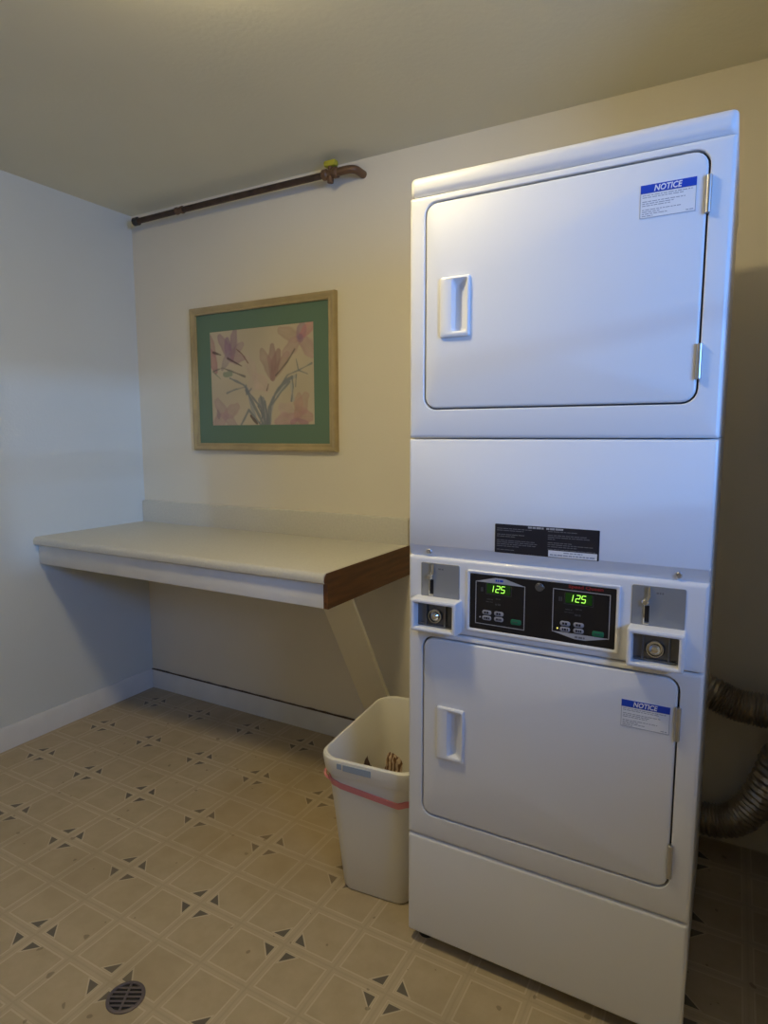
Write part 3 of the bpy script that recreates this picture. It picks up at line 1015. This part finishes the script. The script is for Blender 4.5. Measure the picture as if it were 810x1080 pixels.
b = B()
grid = [[b.verts.new((AX0 + (AX1 - AX0) * i / NU, -0.0106, AZ1 - (AZ1 - AZ0) * j / NV)) for i in range(NU + 1)] for j in range(NV + 1)]
for j in range(NV):
    for i in range(NU):
        b.faces.new((grid[j][i], grid[j + 1][i], grid[j + 1][i + 1], grid[j][i + 1]))
o = obj('print', b, 'print', t, smooth=0, label='watercolour of pink and mauve lilies')
ca = o.data.color_attributes.new('paint', 'FLOAT_COLOR', 'POINT')
for k, v in enumerate(o.data.vertices):
    p = v.co + ORG[o.name]
    ca.data[k].color = (*paint((p.x - AX0) / (AX1 - AX0), (AZ1 - p.z) / (AZ1 - AZ0)), 1)

# ------------------------------------------------------------------ pipe under the ceiling
t = thing('overhead_pipe', 'rusty brown pipe with a yellow tag high on the back wall', 'pipe', (0.75, -0.075, 2.42))
py, pz = -0.072, 2.421
b = B(); tube(b, [(0.125, py, pz - .003), (0.5, py, pz), (0.9, py, pz + .001), (1.25, py, pz)], 0.0130, 18); obj('pipe', b, 'pipe', t)
b = B(); disc_lathe(b, (0.105, py, pz - .003), [(0.014, 0), (0.019, 0.003), (0.019, 0.030), (0.015, 0.034)], 'x', 20); obj('end_cap', b, 'black_cap', t, label='black end cap')
b = B(); disc_lathe(b, (0.395, py, pz), [(0.0132, 0), (0.0165, 0.002), (0.0165, 0.010), (0.0145, 0.012), (0.0145, 0.034), (0.0165, 0.036), (0.0165, 0.044), (0.0132, 0.046)], 'x', 20); obj('coupling', b, 'brass', t)
b = B()
disc_lathe(b, (1.225, py, pz), [(0.0155, 0), (0.021, 0.004), (0.021, 0.022), (0.016, 0.028), (0.016, 0.050), (0.021, 0.055), (0.021, 0.070), (0.016, 0.074)], 'x', 20)
tube(b, [(1.262, py, pz - 0.034), (1.262, py, pz - 0.012)], 0.013, 14)
tube(b, [(1.262, py, pz + 0.010), (1.262, py, pz + 0.038)], 0.010, 14)
obj('valve', b, 'brass', t)
b = B(); tube(b, bez((1.295, py, pz), (1.345, py, pz + 0.002), (1.372, py, pz + 0.002), (1.374, -0.035, pz), 10) + [Vector((1.374, 0.0, pz))], 0.0155, 18); obj('elbow', b, 'brass', t)
b = B(); box(b, 1.236, 1.292, py - 0.014, py + 0.018, pz + 0.026, pz + 0.050, 0.008); obj('valve_handle', b, 'yellow_tag', t, label='yellow valve handle')

# ------------------------------------------------------------------ waste bin
BX, BY, BH = 1.857, -0.615, 0.445
t = thing('waste_bin', 'off white plastic waste bin with a pink band beside the dryer', 'waste bin', (BX, BY, 0), math.radians(5))


def binloop(z, inset=0.0):
    k = z / BH
    hw = 0.108 + (0.152 - 0.108) * k - inset
    hd = 0.190 + (0.236 - 0.190) * k - inset
    r = 0.035 + 0.030 * k
    return [(x, y, z) for x, y in rr(-hw, hw, -hd, hd, r, 8)]


b = B()
lp = [binloop(0.0, 0.008), binloop(0.003, 0.002), binloop(0.012), binloop(0.15), binloop(0.30), binloop(0.385)]
lp += [binloop(0.388, -0.006), binloop(0.395, -0.008), binloop(BH - 0.012, -0.010), binloop(BH - 0.004, -0.008), binloop(BH, -0.003), binloop(BH - 0.001, 0.001), binloop(BH - 0.010, 0.004), binloop(0.30, 0.004), binloop(0.012, 0.004), binloop(0.006, 0.010)]
loft(b, lp)
obj('bin_body', b, 'bin', t, local=True, smooth=40)
# pink band: hangs a little higher at the left front corner
b = B()
n = len(binloop(0.3))
for w in (0,):
    rings = []
    for (dz, off) in ((-0.010, 0.0006), (-0.009, 0.003), (0.009, 0.003), (0.010, 0.0006)):
        ring = []
        base = binloop(0.345)
        for k in range(n):
            x, y, _ = base[k]
            lift = 0.030 * max(0, min(1, (-x - 0.02) / 0.12)) + 0.003 * math.sin(k * 1.3)
            z = 0.338 + lift + dz
            q = binloop(z, -off)[k]
            ring.append(q)
        rings.append(ring)
    loft(b, rings, cap0=False, cap1=False)
# slack loop of the band at the left corner
tube(b, bez((-0.136, -0.165, 0.372), (-0.166, -0.190, 0.385), (-0.160, -0.205, 0.360), (-0.128, -0.208, 0.358), 10), 0.0045, 8)
obj('pink_band', b, 'pink', t, local=True, label='pink plastic band')
b = B()
hd = -(0.236) - 0.0095
loft(b, [[(x, hd - o_ + 0.0018, z) for x, z in ((-0.068, BH - 0.029), (0.020, BH - 0.031), (0.020, BH - 0.0115), (-0.068, BH - 0.0115))] for o_ in (0.0, 0.0030)])
loft(b, [[(x, hd - o_ + 0.0022, z) for x, z in ((-0.088, BH - 0.027), (-0.074, BH - 0.028), (-0.074, BH - 0.0115), (-0.088, BH - 0.0115))] for o_ in (0.0, 0.0030)])
obj('sticker', b, 'clip', t, local=True, label='grey blue sticker on the rim')


# rubbish inside the bin
def crumple(name, label, cat, loc, size, seed, m_):
    b = B()
    bmesh.ops.create_icosphere(b, subdivisions=4, radius=1)
    for v in b.verts:
        p = v.co.copy()
        q = 1 + 0.30 * noise.noise(p * 1.7 + Vector((seed, 0, 0))) + 0.20 * abs(noise.noise(p * 4 + Vector((0, seed, 0)))) - 0.12 * abs(noise.noise(p * 9))
        v.co = Vector((p.x * size[0], p.y * size[1], p.z * size[2])) * q
    mz = min(v.co.z for v in b.verts)
    for v in b.verts:
        v.co.z -= mz
    o = obj(name, b, m_, smooth=12, local=True)
    o.location = loc
    tag(o, label, cat)
    return o


b = B()
# a heap of pale dryer lint fills the lower half of the bin
loops = []
for (z, i) in ((0.008, 0.022), (0.05, 0.012), (0.11, 0.012), (0.128, 0.014), (0.140, 0.035), (0.146, 0.075)):
    loops.append([(x + 0.006 * noise.noise(Vector((x * 30, y * 30, z * 30))), y, z + (0.010 * noise.noise(Vector((x * 25, y * 25, 3))) if z > 0.115 else 0)) for x, y, _ in binloop(z, i)])
loft(b, loops)
o = obj('lint_heap', b, 'lint', smooth=50, local=True)
o.location = (BX, BY, 0); o.rotation_euler = (0, 0, math.radians(5))
o['kind'] = 'stuff'
tag(o, 'pale dryer lint heaped low inside the waste bin', 'lint')
crumple('paper_wrapper', 'crumpled brown and white paper in the bin, nearer the dryer', 'paper', (1.792, -0.52, 0.140), (0.034, 0.024, 0.075), 2.0, 'paper')
crumple('paper_scrap', 'small dark crumpled scrap in the bin, at its left side', 'paper', (1.768, -0.66, 0.135), (0.020, 0.018, 0.094), 7.0, 'dark_paper')

# ------------------------------------------------------------------ floor drain
DX, DY = 1.511, -1.396
t = thing('floor_drain', 'small round dark metal floor drain in the vinyl', 'drain', (DX, DY, 0))
b = B(); disc_lathe(b, (DX, DY, 0), [(0.046, 0.0002), (0.046, 0.003), (0.043, 0.0042), (0.0385, 0.0042), (0.0375, 0.003), (0.0375, 0.0006)], 'z', 40); obj('drain_rim', b, 'drain', t)
b = B()
random.seed(2)
rot = Matrix.Rotation(math.radians(29), 4, 'Z')


def rbox(bm, x0, x1, y0, y1, z0, z1):
    k = len(bm.verts)
    box(bm, x0, x1, y0, y1, z0, z1, 0.0008)
    bm.verts.ensure_lookup_table()
    for v in bm.verts[k:]:
        p = rot @ v.co
        v.co = Vector((DX + p.x, DY + p.y, p.z))


rbox(b, -0.003, 0.003, -0.038, 0.038, 0.0012, 0.0042)
for k in range(-2, 3):
    y = k * 0.0125
    w = math.sqrt(max(0.0, 0.0385 ** 2 - y ** 2))
    rbox(b, -w, w, y - 0.0030, y + 0.0030, 0.0012, 0.0040)
obj('grate', b, 'drain', t)
b = B(); disc_lathe(b, (DX, DY, 0), [(0.0385, 0.0003), (0.0385, 0.0008)], 'z', 40); obj('drain_well', b, 'dark', t)
